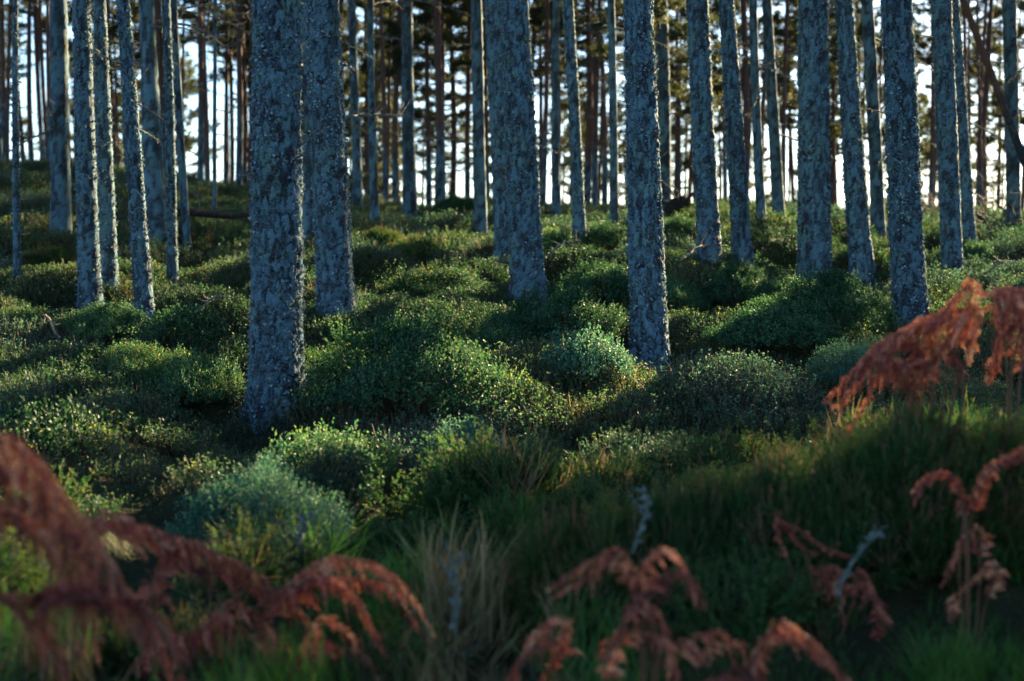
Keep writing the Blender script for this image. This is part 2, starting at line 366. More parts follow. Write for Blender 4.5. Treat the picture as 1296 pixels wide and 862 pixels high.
Z_ = [zone(430, 3.0, 8), zone(520, 8, 18), zone(170, 18, 50)]
X = np.concatenate([z[0] for z in Z_]); Y = np.concatenate([z[1] for z in Z_])
far = sstep(14, 24, Y)
Zg = ground(X, Y)
e = .06; gx = (ground(X+e, Y)-ground(X-e, Y))/(2*e); gy = (ground(X, Y+e)-ground(X, Y-e))/(2*e)
rot = np.stack([np.arctan(gy)*.7 + r.normal(0, .18, len(X)), -np.arctan(gx)*.7 + r.normal(0, .18, len(X)), np.zeros(len(X))], -1)
rot[:, 2] = r.uniform(0, 6.28, len(X))*1.0
hm = np.where(Y > 8, hummock(X, Y), domes(X, Y, .5, 71, .16, .34, .06, .30)); hol = sstep(.0, .16, hm)
scl = r.uniform(.65, 1.15, len(X))*(1+.45*far)*(.75+.25*sstep(4, 9, Y))*(.55+.5*hol)
n1 = fbm(X*.5, Y*.42, 41, 3); n2 = fbm(X*.9+7, Y*.7, 43, 3); n3 = fbm(X*.6+3, Y*.5+9, 47, 3)
bank = sstep(-.5, .3, X)*np.exp(-((Y-5.6)/2.0)**2); dip = np.exp(-((X+.15)/.8)**2-((Y-5.4)/1.1)**2)
sp = np.full(len(X), 0)                                   # 0 bilberry 1 cowberry 2 sky-tinted bilberry 3 heather 4 grass
u = r.random(len(X))
sp[(n1 > .02)] = 1
sp[(n3 > .16)] = 2
sp[(n2 > .46) & (u < .4)] = 3
sp[(n2 < -.48) & (u < .25)] = 4
near_ = (Y < 7.2 + .8*n1) & ((X > -.75 + .3*n2) | (Y < 5.3))
nb = fbm(X*1.5+11, Y*1.25+4, 61, 3); nc = fbm(X*1.9+2, Y*1.4+8, 67, 3)
q = near_ & (nb > .02) & (u < .9); sp[q] = 3
q = near_ & (nb < -.10) & (u < .75); sp[q] = 4
q = (bank > .4) & (nb > -.12) & (u < .85); sp[q] = 3
q = (dip > .5) & (u < .55); sp[q] = 4
tan_ = np.exp(-((X-.97)/.34)**2-((Y-5.6)/.6)**2) + np.exp(-((X+.05)/.25)**2-((Y-4.9)/.6)**2)*.8
q = (near_ & (nc > .30) & (u < .45)) | ((tan_ > .3) & (u < .75)) | ((Y > 9) & (nc > .42) & (u < .22)); sp[q] = 5
scl = scl*np.where(tan_ > .3, 1.25, 1)*np.where(near_, (.62+.75*np.clip(nc+.5, 0, 1))*np.where(sp == 3, 1.1, 1), 1)
low = (ground(X, Y) - ground(X, Y-.3)*.5 - ground(X, Y+.3)*.5)
P = np.stack([X, Y, Zg-.02], -1)
keep = {0: .95, 1: .9, 2: .9, 3: .8, 4: .9}
for k, (nm, lb, cc) in enumerate([('bilberry_cover', 'low green bilberry growth covering the hummocks', C_BIL), ('cowberry_cover', 'dark glossy cowberry growth on the forest floor', C_COW),
        ('blue_green_shrub_cover', 'blue green low shrub growth between the pines', C_TEA), ('heather_cover', 'brown green heather sprigs over the bank', C_HEA), ('grass_cover', 'fine green grass growing in the hollows', C_GRA), ('dead_grass_cover', 'pale straw coloured dead grass tufts', C_STR)]):
    q = (sp == k) & (r.random(len(X)) < .45+.55*hol)
    if q.any(): scatter(nm, lb, P[q], rot[q], scl[q]*np.where(Y[q] < 7.5, 1.0 if k == 3 else .95, .5 if k in (3, 4) else (.6 if k == 5 else 1.)), cc)

# ------------------------------------------------------------------ single bushes
def bush_mesh(seed, maker, mats, nspr, name):
    r = np.random.default_rng(seed); base = [maker(seed*7+k) for k in range(4)]
    B = []
    for b in base:
        B.append((np.concatenate(b.V), np.concatenate(b.Q) if b.Q else None, np.concatenate(b.T) if b.T else None, np.concatenate(b.a)))
    fol = Acc(); st = Acc()
    for k in range(nspr):
        az = r.uniform(0, 6.28); u = r.uniform(0, 1)**.6; ph = u*1.35            # polar angle from top
        lump = .84 + .10*math.sin(az*3+seed)*math.sin(ph*2) + .20*float(vnoise(np.array([az*1.6+seed]), np.array([ph*3.]), seed)[0])
        n = np.array([math.cos(az)*math.sin(ph), math.sin(az)*math.sin(ph), math.cos(ph)])
        c = n*np.array([1, 1, .66])*lump*r.uniform(.86, .97)
        nrm = unit(n*np.array([1, 1, 1.3])+r.normal(0, .25, 3)+[0, 0, .5])
        t1 = unit(np.cross(nrm, r.normal(0, 1, 3))); t2 = np.cross(nrm, t1); R = np.stack([t1, t2, nrm], 1)*r.uniform(.8, 1.3)*1.05
        Vb, Qb, Tb, ab = B[k % 4]
        V = (Vb @ R.T) + c - nrm*.08
        if Tb is not None: fol.add(V, None, Tb, np.where(ab > .87, ab, np.clip(ab + r.normal(0, .13 if 'heather' not in name else .22), 0, .87 if 'heather' not in name else 1)))
        if k % 4 == 0: 
            side = unit(np.cross(c+1e-3, [.3, .1, 1.]))*.012
            b0 = c*np.array([.2, .2, 0]); md = (b0+c)*.5+[0, 0, -.05]
            st.add([b0-side, b0+side, md+side, md-side, c+side*.5, c-side*.5], [[0, 1, 2, 3], [3, 2, 4, 5]])
    return fol.mesh(name+'_foliage', mats), st.mesh(name+'_stems', [STEM])
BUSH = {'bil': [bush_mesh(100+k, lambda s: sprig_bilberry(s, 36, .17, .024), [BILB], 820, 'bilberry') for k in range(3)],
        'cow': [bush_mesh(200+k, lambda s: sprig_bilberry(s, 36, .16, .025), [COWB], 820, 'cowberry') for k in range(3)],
        'tea': [bush_mesh(300+k, lambda s: sprig_bilberry(s, 36, .17, .023), [TEAL], 820, 'bilberry_sky') for k in range(2)],
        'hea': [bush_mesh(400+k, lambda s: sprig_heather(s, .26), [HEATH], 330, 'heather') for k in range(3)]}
for kk, mm, nn in (('bil', BILB, 'bilberry'), ('cow', COWB, 'cowberry'), ('tea', TEAL, 'bilberry_sky')):
    BUSH[kk+'_s'] = [bush_mesh(700+len(kk)*7+q*13+ord(kk[0]), lambda s: sprig_bilberry(s, 34, .32, .052), [mm], 250, nn+'_small') for q in range(2)]
BUSH['hea_s'] = BUSH['hea']
NB = {'bil': 'bilberry_bush', 'cow': 'cowberry_bush', 'tea': 'blue_green_bush', 'hea': 'heather_bush'}
# px centre, top row, bottom row, px width, kind, label
BL = [
 (520, 398, 560, 290, 'bil', 'broad bilberry mound speckled with yellow leaves between the two thickest pines'),
 (715, 376, 450, 190, 'cow', 'rounded green mound spreading beside the foot of the pine with a stub branch'),
 (325, 572, 705, 270, 'tea', 'large blue green leafy mound behind the red bracken'),
 (40, 468, 600, 170, 'cow', 'dark shaded leafy mound beside the tall arching bracken'),
 (1050, 352, 440, 180, 'cow', 'glossy mound with a sunlit flank between two thick lichened pines'),
 (985, 398, 470, 190, 'cow', 'green mound just behind the heather bank and below the glossy mound'),
 (755, 338, 410, 150, 'cow', 'dark mound behind the flaky-barked pine that rises from the heather'),
 (850, 348, 425, 110, 'bil', 'leafy mound tucked close behind the heather bank pine'),
 (525, 300, 340, 95, 'hea', 'small heather mound with a sunlit brown crest'),
 (575, 243, 280, 62, 'cow', 'dark round bush standing on the far ridge'),
 (592, 490, 548, 125, 'tea', 'small blue green mound at the edge of the grassy hollow'),
 (745, 435, 492, 115, 'tea', 'pale green mound beside the foot of the heather bank pine'),
 (450, 475, 535, 110, 'tea', 'blue green mound touching the foot of the thickest pine'),
 (165, 440, 500, 130, 'bil', 'low mound below the thin pine with a crooked foot'),
 (235, 470, 545, 150, 'bil', 'bilberry mound with yellow leaves beside the thickest pine'),
 (130, 386, 440, 150, 'bil', 'mound with a bright sunlit top at the foot of the rim-lit pines'),
 (560, 336, 390, 190, 'bil', 'long mound with a sunlit crest'),
 (225, 402, 450, 110, 'cow', 'dark mound beside the thin pine with a crooked foot'),
 (640, 398, 470, 130, 'bil', 'bilberry mound merging into the broad speckled mound'),
 (935, 336, 400, 120, 'cow', 'mound at the feet of the paired slim pines'),
 (985, 345, 410, 100, 'cow', 'dark mound beside the thick lichened pine'),
 (770, 294, 328, 70, 'cow', 'small dark mound under the slender far pine'),
 (862, 280, 305, 55, 'cow', 'small mound in front of the upturned root'),
 (485, 292, 325, 70, 'hea', 'small shaded heather mound behind the second thickest pine'),
 (292, 272, 298, 60, 'cow', 'round mound in front of the fallen log'),
 (60, 318, 356, 110, 'hea', 'heather mound among the dark shaded pines'),
 (1090, 438, 500, 140, 'tea', 'blue green mound behind the upright red bracken'),
 (1225, 300, 340, 90, 'cow', 'leafy mound in front of the tangled dead branches'),
 (700, 300, 335, 70, 'bil', 'small leafy mound behind the stub-branched pine'),
 (400, 560, 620, 150, 'bil', 'leafy mound behind the large blue green one'),
 (700, 540, 650, 170, 'hea', 'dark brown heather bush at the low end of the bank'),
 (790, 500, 600, 130, 'hea', 'dark heather bush next to the low end of the bank'),
 (880, 478, 600, 150, 'hea', 'tall heather bush on the crest of the bank by the flaky-barked pine'),
 (985, 530, 620, 130, 'hea', 'heather bush beside a patch of straw on the bank'),
 (1065, 520, 620, 140, 'hea', 'heather bush below the tip of the upright red bracken'),
 (1150, 478, 600, 150, 'hea', 'heather bush directly under the hanging red bracken fronds'),
 (1225, 440, 600, 170, 'hea', 'tall dark green heather bush beside the upright red bracken'),
 (1292, 445, 600, 140, 'hea', 'heather bush under the orange red bracken frond'),
 (930, 585, 620, 120, 'bil', 'light green leafy bush low on the heather bank'),
 (820, 590, 620, 110, 'bil', 'small leafy bush among the dark heather'),
]
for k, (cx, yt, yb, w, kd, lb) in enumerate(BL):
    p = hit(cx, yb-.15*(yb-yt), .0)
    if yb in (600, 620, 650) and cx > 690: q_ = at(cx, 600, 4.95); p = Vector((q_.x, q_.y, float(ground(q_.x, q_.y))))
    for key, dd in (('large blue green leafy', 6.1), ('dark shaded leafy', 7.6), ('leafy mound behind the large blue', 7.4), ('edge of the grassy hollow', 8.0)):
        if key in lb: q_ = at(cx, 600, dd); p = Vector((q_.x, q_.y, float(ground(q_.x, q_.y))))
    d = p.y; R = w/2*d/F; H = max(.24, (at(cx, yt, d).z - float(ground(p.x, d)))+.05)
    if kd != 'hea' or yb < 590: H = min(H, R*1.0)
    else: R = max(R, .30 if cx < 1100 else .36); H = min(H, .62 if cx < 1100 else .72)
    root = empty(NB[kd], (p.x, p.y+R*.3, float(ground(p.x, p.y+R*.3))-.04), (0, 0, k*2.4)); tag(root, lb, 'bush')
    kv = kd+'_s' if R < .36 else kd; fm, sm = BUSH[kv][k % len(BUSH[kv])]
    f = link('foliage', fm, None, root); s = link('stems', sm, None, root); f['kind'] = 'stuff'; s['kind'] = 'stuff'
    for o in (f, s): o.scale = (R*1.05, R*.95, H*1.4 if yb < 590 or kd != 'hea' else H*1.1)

# ------------------------------------------------------------------ pines
def trunk_mesh(name, H, r_prof, nseg, dense_to, step, amp, cell, seed, mat, wob=.02, flare=.42, flare_h=.2):
    hz = np.concatenate([np.arange(-.5, dense_to, step), np.arange(dense_to, H, .35), [H]])
    th = np.arange(nseg)*2*np.pi/nseg; TH, ZZ = np.meshgrid(th, hz)
    R = np.interp(ZZ, [q[0] for q in r_prof], [q[1] for q in r_prof]); R0 = R[0, 0]
    nu = max(5, int(round(2*np.pi*R0/cell))); U = TH/(2*np.pi)*nu; Vv = ZZ/(cell*2.5)
    wu = .55*fbm(U*.9, Vv*.9, seed+50, 2, None if False else int(round(nu*.9)) or 1); wv = .45*fbm(U*1.1+9, Vv*1.1, seed+60, 2)*np.sin(TH/2)**.5
    f1, f2, cid = worley(U+wu*np.sin(TH/2), Vv+wv, seed, nu)
    edge = sstep(.0, .17, f2-f1)
    rough = fbm(U*2.3, Vv*3.1, seed+5, 3, int(round(nu*2.3)))
    big = fbm(np.cos(TH)*1.3+5, ZZ*.8+np.sin(TH), seed+8, 2)
    R = R + amp*(edge*(.55+.6*cid) - .6 + .75*rough) + R*.06*big
    lob = 1 + .35*np.cos(TH*3+seed)+.2*np.cos(TH*5+seed*2)
    R = R + R0*flare*np.exp(-np.clip(ZZ, 0, None)/flare_h)*lob*.6
    taper = np.where(ZZ > H-.4, .4, 1.); R = np.maximum(R*taper, .006)
    ph = seed*1.7
    ox = wob*(np.sin(ZZ*.55+ph)-math.sin(ph)) ; oy = wob*(np.sin(ZZ*.47+ph*2)-math.sin(ph*2))
    V = np.stack([R*np.cos(TH)+ox, R*np.sin(TH)+oy, ZZ], -1).reshape(-1, 3)
    i = np.arange(len(hz)-1)[:, None]*nseg; j = np.arange(nseg)[None]; j2 = (j+1) % nseg
    Q = np.stack([i+j, i+j2, i+nseg+j2, i+nseg+j], -1).reshape(-1, 4)
    me = mesh_np(name, V, [Q], [mat], {'tint': (edge*cid).ravel()}, smooth=True)
    return me, (V.reshape(len(hz), nseg, 3), hz)
def flake_mesh(grid, hz, zmax, n, size, seed):
    r = np.random.default_rng(seed); ns = grid.shape[1]
    rows = np.nonzero((hz > 0) & (hz < zmax))[0]; ri = r.choice(rows, n*2); ci = r.integers(0, ns, n*2)
    kp = fbm(ci/ns*9, hz[ri]*3.2, seed, 3) > -.12; ri = ri[kp][:n]; ci = ci[kp][:n]; n = len(ri)
    th = ci/ns*2*np.pi; nrm = np.stack([np.cos(th), np.sin(th), np.zeros(n)], 1)
    P = grid[ri, ci] - nrm*.003; D = unit(nrm*r.uniform(.25, .9, n)[:, None] + np.stack([-np.sin(th), np.cos(th), np.zeros(n)], 1)*r.normal(0, .8, n)[:, None] + np.array([0, 0, 1.])*r.normal(.1, .8, n)[:, None])
    a = Acc(); leaves(a, P, D, unit(nrm + r.normal(0, .5, (n, 3))), size*r.uniform(.5, 1.5, n), size*r.uniform(.6, 1.1, n), np.clip(r.normal(.5, .22, n), 0, 1), fold=.3)
    return a.mesh('lichen_flakes', [FLAKE])
def branch_mesh(seed, L):
    r = np.random.default_rng(seed); a = Acc(); t = np.linspace(0, 1, 8)
    up = r.uniform(-.25, .45); bend = r.uniform(-.35, .35)
    P = np.stack([t*L, bend*L*t**2*.6 + r.normal(0, .012, 8)*t, up*L*t - r.uniform(-.1, .35)*L*t**2 + r.normal(0, .012, 8)*t], 1)
    tube(a, P, .015*(1-t*.8)*(.6+L*.5), 5)
    for k in range(int(2+L*5)):
        s = r.uniform(.25, .95); p = np.array([np.interp(s, t, P[:, c]) for c in range(3)])
        d = unit(np.array([r.uniform(.1, .9), r.choice([-1, 1])*r.uniform(.3, 1), r.normal(.05, .4)])); l = L*r.uniform(.12, .38)*(1.1-s*.5)
        tt = np.linspace(0, 1, 4)[:, None]; tube(a, p + d*l*tt + r.normal(0, .012, (4, 3))*tt, np.array([.006, .005, .0035, .002])*(.6+L*.5), 4)
    m = int(60*L); s = r.uniform(.05, .95, m); p = np.stack([np.interp(s, t, P[:, c]) for c in range(3)], 1)
    leaves(a, p, unit(r.normal(0, 1, (m, 3))+[0, 0, -.3]), unit(r.normal(0, 1, (m, 3))), r.uniform(.015, .04, m), .018, r.random(m), 1)
    return a.mesh('dead_branch', [TWIG, FLAKE])
BR = [branch_mesh(500+k, L) for k, L in enumerate([.25, .4, .55, .8, 1.0, 1.3, .7, 1.6])]
def crown_mesh(seed, H, Rm, whorls=12, tn=12):
    r = np.random.default_rng(seed); a = Acc(); tp = []; td = []
    for w in range(whorls):
        t = (w+r.uniform(0, .7))/whorls; z = t*H
        L0 = Rm*(1-t**1.6)*(.55+.45*min(1, t*4+.25)) + .25
        for b in range(r.integers(4, 6)):
            az = r.uniform(0, 6.28); L = L0*r.uniform(.55, 1.15); upa = r.uniform(-.15, .35)+.5*t
            h = np.array([math.cos(az), math.sin(az), 0]); s = np.linspace(0, 1, 6)
            P = h*(L*s)[:, None] + np.array([0, 0, 1.])*(z + L*upa*s + .12*L*s**2)[:, None] + r.normal(0, .04, (6, 3))*s[:, None]
            tube(a, P, .022*(1-.8*s)*(1.2-t*.6), 3, 0, 1)
            nt = int(6+6*L)
            for q in range(nt):
                sv = r.uniform(.35, 1.); p = np.array([np.interp(sv, s, P[:, c]) for c in range(3)])
                lat = np.cross(h, [0, 0, 1])*r.choice([-1, 1]); d = unit(h*r.uniform(.3, 1)+lat*r.uniform(.2, 1)+np.array([0, 0, r.uniform(-.1, .6)])); l = r.uniform(.12, .45)*(1.2-.5*sv)
                for f in (.45, 1.): tp.append(p+d*l*f); td.append(d)
    P = np.repeat(np.array(tp), tn, 0); D0 = np.repeat(np.array(td), tn, 0); n = len(P)
    D = unit(r.normal(0, .75, (n, 3))+D0*.7+[0, 0, .25]); P = P + r.normal(0, .04, (n, 3))
    S = unit(np.cross(D, r.normal(0, 1, (n, 3))))*.016; L = r.uniform(.11, .22, n)[:, None]
    V = np.stack([P-S, P+S, P+D*L], 1).reshape(-1, 3); T = np.arange(n*3).reshape(-1, 3)
    a.add(V, None, T, np.repeat(np.clip(r.normal(.45, .25, n), 0, 1), 3), 0)
    return a.mesh('pine_crown', [NEEDLE, TWIG])
CR = [crown_mesh(600+k, 7.0, 1.7) for k in range(5)]
def add_branches(root, hs, rad_at, r, big=1.0, kinds=range(8)):
    for h in hs:
        b = link('branch', BR[r.choice(list(kinds))], None, root); az = r.uniform(0, 6.28); rr = rad_at(h)*.7
        b.location = (math.cos(az)*rr, math.sin(az)*rr, h); b.rotation_euler = (r.normal(0, .15), r.normal(-.1, .25), az); b.scale = (big,)*3
def add_crown(root, cb, r, s=1.0, ch=1.0):
    c = link('crown', CR[r.integers(0, 5)], None, root); c['kind'] = 'stuff'
    c.location = (0, 0, cb); c.rotation_euler = (0, 0, r.uniform(0, 6.28)); c.scale = (s, s, ch)

# near and middle pines: base px, base row, px width low, px at row 0, px width at row 0, label
PN = [
 (350, 522, 70, 346, 60, 'thickest pine, pale blue-grey flaky bark, straight, rising from leafy mounds'),
 (427, 408, 49, 405, 45, 'stout lichened pine close behind the thickest one, rim-lit along one edge'),
 (824, 466, 49, 808, 36, 'pine with deeply flaked bark rising from behind the heather bank'),
 (669, 384, 45, 653, 36, 'stout pine with short snapped branch stubs high up, mossy foot'),
 (642, 338, 31, 631, 32, 'pine half hidden behind the stout stub-branched pine'),
 (1152, 416, 45, 1134, 37, 'thick bluish lichened pine standing behind the upright red bracken'),
 (1031, 357, 43, 1027, 38, 'thick straight pine with blue-grey lichen above the glossy mound'),
 (1091, 351, 31, 1067, 22, 'dark leaning pine between the two thick lichened pines'),
 (899, 332, 30, 884, 28, 'pine with shaggy lichen tufts and dead twigs, first of the close pair'),
 (940, 337, 26, 921, 19, 'slim leaning pine, second of the close pair'),
 (1206, 357, 26, 1191, 26, 'straight pine in front of its slimmer leaning neighbour near the dead brush'),
 (1227, 330, 22, 1203, 18, 'slim pine leaning behind a straight one near the dead brush'),
 (185, 420, 26, 155, 16, 'thin leaning pine with a crooked foot'),
 (114, 390, 30, 104, 22, 'dark pine with a rim-lit edge beside the sunlit mound'),
 (139, 366, 22, 128, 16, 'pine with a bright sunlit strip down its edge'),
 (218, 367, 15, 213, 11, 'very slim dark pine behind the thin crooked-foot pine'),
 (77, 302, 28, 72, 22, 'dark shaded pine of medium girth in the gloomy corner of the stand'),
 (198, 306, 31, 184, 19, 'medium grey pine behind the crooked-foot pine'),
 (22, 358, 10, 21, 7, 'very thin dark pine pole at the shaded end of the stand'),
 (237, 315, 11, 223, 11, 'slim pine beside the medium grey pine'),
 (391, 309, 25, 388, 26, 'pine showing between the two thickest trunks'),
 (734, 306, 17, 716, 14, 'leaning pine with its lower trunk lit by the sun'),
 (609, 307, 18, 598, 15, 'dark slim pine beside the half hidden pine'),
 (520, 279, 20, 513, 14, 'grey pine with forked dead branches reaching upward'),
 (475, 292, 12, 471, 9, 'slim grey pine beside the small shaded heather mound'),
 (453, 266, 14, 449, 10, 'far grey-brown pine just behind the second thickest pine'),
 (777, 294, 12, 773, 10, 'slender straight pine over the small dark mound'),
 (842, 282, 18, 834, 15, 'dark pine with low green boughs beside the upturned root'),
 (704, 275, 12, 700, 9, 'slender grey pine on the crest of the slope'),
 (964, 284, 13, 956, 11, 'straight pine on the crest, first of two close together'),
 (986, 284, 17, 975, 13, 'darker straight pine on the crest, second of two close together'),
 (1112, 303, 19, 1098, 16, 'grey pine beside the dark leaning pine'),
 (1283, 295, 19, 1275, 18, 'dark pine that props up a fallen leaning pole'),
 (272, 278, 6, 269, 5, 'thin dark pole-like pine in front of a bright gap'),
]
allx = []; rT = np.random.default_rng(77)
for k, (xb, yb, wb, xt, wt, lb) in enumerate(PN):
    p = hit(xb, yb, .03); d = p.y; top = at(xt, 0, d); ax = (top-p); ang = math.atan2(ax.x, ax.z)
    hv = ax.length; r0 = wb/2*d/F*.93; r1 = wt/2*d/F*.93
    H = 15.5 + rT.uniform(-1.5, 2) if wb*d > 200 else 11+rT.uniform(-1, 1)
    if wb < 8: H = 9.
    near = d < 19
    cb = H*.52 if near else max(5.5, H*.42)
    rp = [(-.5, r0), (0, r0), (hv, r1), (max(hv+2, cb), r1*.8), (H, .02)]
    step = .012 if d < 13.5 else (.022 if d < 19 else .05)
    seg = int(np.clip(2*math.pi*r0/(step*1.0), 14, 112))
    root = empty('pine_tree', p, (0, ang, 0)); tag(root, lb, 'pine tree')
    amp = min(.019, r0*.13) if near else r0*.08
    me, (grid, hz) = trunk_mesh('pine_trunk', H, rp, seg, hv+.3, step, amp, .042 if near else .08, 11+k*3, BARK if near else BARKM, wob=.012 if wb > 20 else .035)
    link('trunk', me, None, root)
    if near:
        n = int(2*math.pi*r0*hv*(900 if d < 14 else 450)); fl = link('lichen', flake_mesh(grid, hz, hv+.2, n, (.026 if d < 14 else .03), 900+k), None, root); fl['kind'] = 'stuff'
    radf = lambda h, rp=rp: float(np.interp(h, [q[0] for q in rp], [q[1] for q in rp]))
    nb = 3 if near else 7
    hs = list(rT.uniform(hv*.45 if near else 1.5, hv*1.0, nb)) + list(rT.uniform(hv, max(hv+.5, cb), 3))
    add_branches(root, hs, radf, rT, .75 if near else 1.0, (0, 0, 1, 2) if near else range(8))
    if near:
        for h_ in rT.uniform(.5, hv, 7): add_branches(root, [h_], radf, rT, rT.uniform(.3, .6), (0, 1))
    add_crown(root, cb, rT, rT.uniform(.85, 1.15), (H-cb)/7.0)
    if k == 27:
        add_crown(root, 2.2, rT, .75, .55)
    allx.append((p.x, p.y))

# far stand: one trunk of each kind, then copies
FV = [trunk_mesh('pine_trunk_far', 14.5, [(-.5, .12), (0, .12), (4, .10), (9, .07), (14.5, .02)], 14, 9.0, .12, .008, .08, 300+k, BARKF, .05)[0] for k in range(6)]
FAR_LB = ['slender reddish pine trunk deep in the backlit far stand', 'grey-brown pine in the backlit far stand with live boughs low down', 'thin pole-like pine in the backlit far stand', 'young bushy pine with green boughs to the ground in the far stand']
FAR_G = ['slender reddish far pines', 'grey-brown far pines with low boughs', 'thin far pine poles', 'young bushy far pines']
FAR_PX = [(255, 10), (295, 8), (308, 11), (501, 10), (543, 9), (553, 9), (571, 11), (592, 9), (617, 9), (687, 8), (752, 9), (760, 7), (1240, 9), (1258, 8), (45, 9), (60, 8), (5, 9), (318, 8),
          (467, 7), (486, 7), (536, 6), (662, 6), (690, 9), (722, 7), (790, 7), (868, 8), (912, 7), (1003, 7), (1052, 8), (1068, 7), (1086, 7), (1128, 7), (1178, 7), (1290, 8), (150, 8), (165, 7), (230, 6), (107, 7)]
def far_tree(x, y, kind, dia, label, group, cbx=1.0, lean=0):
    rT_ = rT; z = float(ground(x, y)); root = empty('pine_tree', (x, y, z), (rT_.normal(0, .012), lean+rT_.normal(-.01, .02), rT_.uniform(0, 6.28)))
    tag(root, label, 'pine tree', group); s = dia/.24
    hs = {0: 1.0, 1: .85, 2: .72, 3: .42}[kind]*rT_.uniform(.92, 1.12)
    t = link('trunk', FV[rT_.integers(0, 6)], None, root); t.scale = (s, s, hs)
    H = 14.5*hs; cb = {0: .50, 1: .36, 2: .55, 3: .08}[kind]*H*rT_.uniform(.85, 1.15)*cbx
    add_branches(root, rT_.uniform(min(1.2, cb*.8), cb, 8 if kind < 3 else 1), lambda h: dia*.42, rT_, 1.0, (2, 3, 4, 5, 6, 7))
    add_crown(root, cb, rT_, rT_.uniform(.75, 1.1)*{0: 1., 1: 1.1, 2: .7, 3: .95}[kind], (H-cb)/7.0)
    allx.append((x, y)); return root
GAPS = [(572, 345), (500, 340), (130, 390), (950, 300), (1110, 375), (880, 310), (735, 295)]
gap_pts = [(hit(a_, b_, .1), 2.4) for a_, b_ in GAPS] + [(at(1150, 440, 5.2), .9)]
def blocks(x, y):
    for g, gw in gap_pts:
        vx, vy = x-g.x, y-g.y; s_ = vx*math.sin(SUN_AZ)+vy*math.cos(SUN_AZ); lat = abs(vx*math.cos(SUN_AZ)-vy*math.sin(SUN_AZ))
        if s_ > 3 and lat < gw: return True
    return False
for k, (px, w) in enumerate(FAR_PX):
    d = rT.uniform(36, 62) if w > 7 else rT.uniform(55, 85)
    for q_ in range(12):
        if not blocks((px-CX)/F*d, d): break
        d = rT.uniform(36, 75)
    kind = 2 if w < 7 else (1 if rT.random() < .3 else 0)
    far_tree((px-CX)/F*d, d, kind, w*d/F*.85, FAR_LB[kind], FAR_G[kind])
# more of the stand; pines beyond the frame are added to shade the ground
SHADE = [(350, 380), (350, 470), (430, 340), (400, 500), (300, 560), (600, 560), (800, 560), (200, 480), (700, 430), (100, 480), (1000, 420), (1090, 470), (520, 470), (640, 500), (820, 430), (1150, 400), (250, 420), (1000, 700), (1200, 620), (1200, 800), (300, 700), (900, 800), (600, 720), (150, 440), (60, 420), (250, 470), (480, 400), (560, 430), (700, 360), (800, 380), (950, 380), (1050, 330), (60, 340), (640, 470), (100, 650), (950, 560), (480, 600)]  # spots kept in shade by pines added sunward of them
for g in [hit(a_, b_, .1) for a_, b_ in SHADE] + [at(850, 740, 3.8), at(760, 740, 3.8), at(980, 810, 3.8), at(440, 740, 4.3)]:
    for s_ in (21, 25, 29, 34, 40):
        lt = rT.normal(0, .5); x = g.x + s_*math.sin(SUN_AZ) + lt*math.cos(SUN_AZ); y = g.y + s_*math.cos(SUN_AZ) - lt*math.sin(SUN_AZ)
        if (abs(x) < .375*y+.5 and y < 46) or blocks(x, y) or any((x-c_)**2+(y-d_)**2 < 1.7**2 for c_, d_ in allx): continue
        ins = abs(x) < .375*y
        far_tree(x, y, 0, rT.uniform(.2, .3), FAR_LB[0] if ins else 'pine of the same stand added off to the side for its shade', FAR_G[0] if ins else 'pines added beside the view for shade')
cnt = 0; tries = 0  # random pines; those out of frame are added for their shade
while cnt < 150 and tries < 9000:
    tries += 1
    y = rT.uniform(6, 85); x = rT.uniform(-.5*y-6, .5*y+34)
    inside = abs(x) < .385*y+.5
    if inside and y < 46: continue
    
    if x > 45 or (x < -.42*y-2 and rT.random() < .6): continue
    if any((x-a_)**2+(y-b_)**2 < 2.3**2 for a_, b_ in allx): continue
    if blocks(x, y): continue
    kind = int(rT.choice([0, 0, 0, 1, 2, 2, 3])) if y > 52 else int(rT.choice([0, 0, 2]))
    if inside: far_tree(x, y, kind, rT.uniform(.16, .30)*(.6 if kind == 2 else 1), FAR_LB[kind], FAR_G[kind])
    else: far_tree(x, y, 0, rT.uniform(.2, .32), 'pine of the same stand added off to the side for its shade', 'pines added beside the view for shade')
    cnt += 1
for k in range(150):
    for q_ in range(20):
        d = rT.uniform(33, 72) if k < 90 else rT.uniform(48, 95); px = rT.uniform(-20, 1316); x = (px-CX)/F*d
        if not blocks(x, d) and not any((x-a_)**2+(d-b_)**2 < 1.5**2 for a_, b_ in allx): break
    kind = int(rT.choice([0, 0, 0, 1, 2])) if d > 45 else int(rT.choice([0, 0, 2]))
    far_tree(x, d, kind, rT.uniform(.13, .26)*(.65 if kind == 2 else 1), FAR_LB[kind], FAR_G[kind], 1.5)
# leaning pole against the dark pine
a = Acc(); P0 = hit(1335, 300, .1, 3, 30); P0.y = 22.5; P0.x = (1335-CX)/F*22.5; P0.z = float(ground(P0.x, P0.y)); P1 = at(1217, -5, 22.0); t = np.linspace(0, 1.15, 16)[:, None]
P0n = np.array(P0); dv = np.array(P1)-P0n; tube(a, dv*t, np.linspace(.075, .045, 16), 8)
rt = empty('leaning_pole', P0); tag(rt, 'dead bare pine pole leaning against a dark upright pine', 'dead tree')
link('trunk', a.mesh('leaning_pole', [BARKF], True), None, rt)
for s_ in (.35, .5, .62, .8):
    b = link('branch', BR[1], None, rt); b.location = Vector(dv*s_); b.rotation_euler = (0, -.4, rT.uniform(0, 6.28))

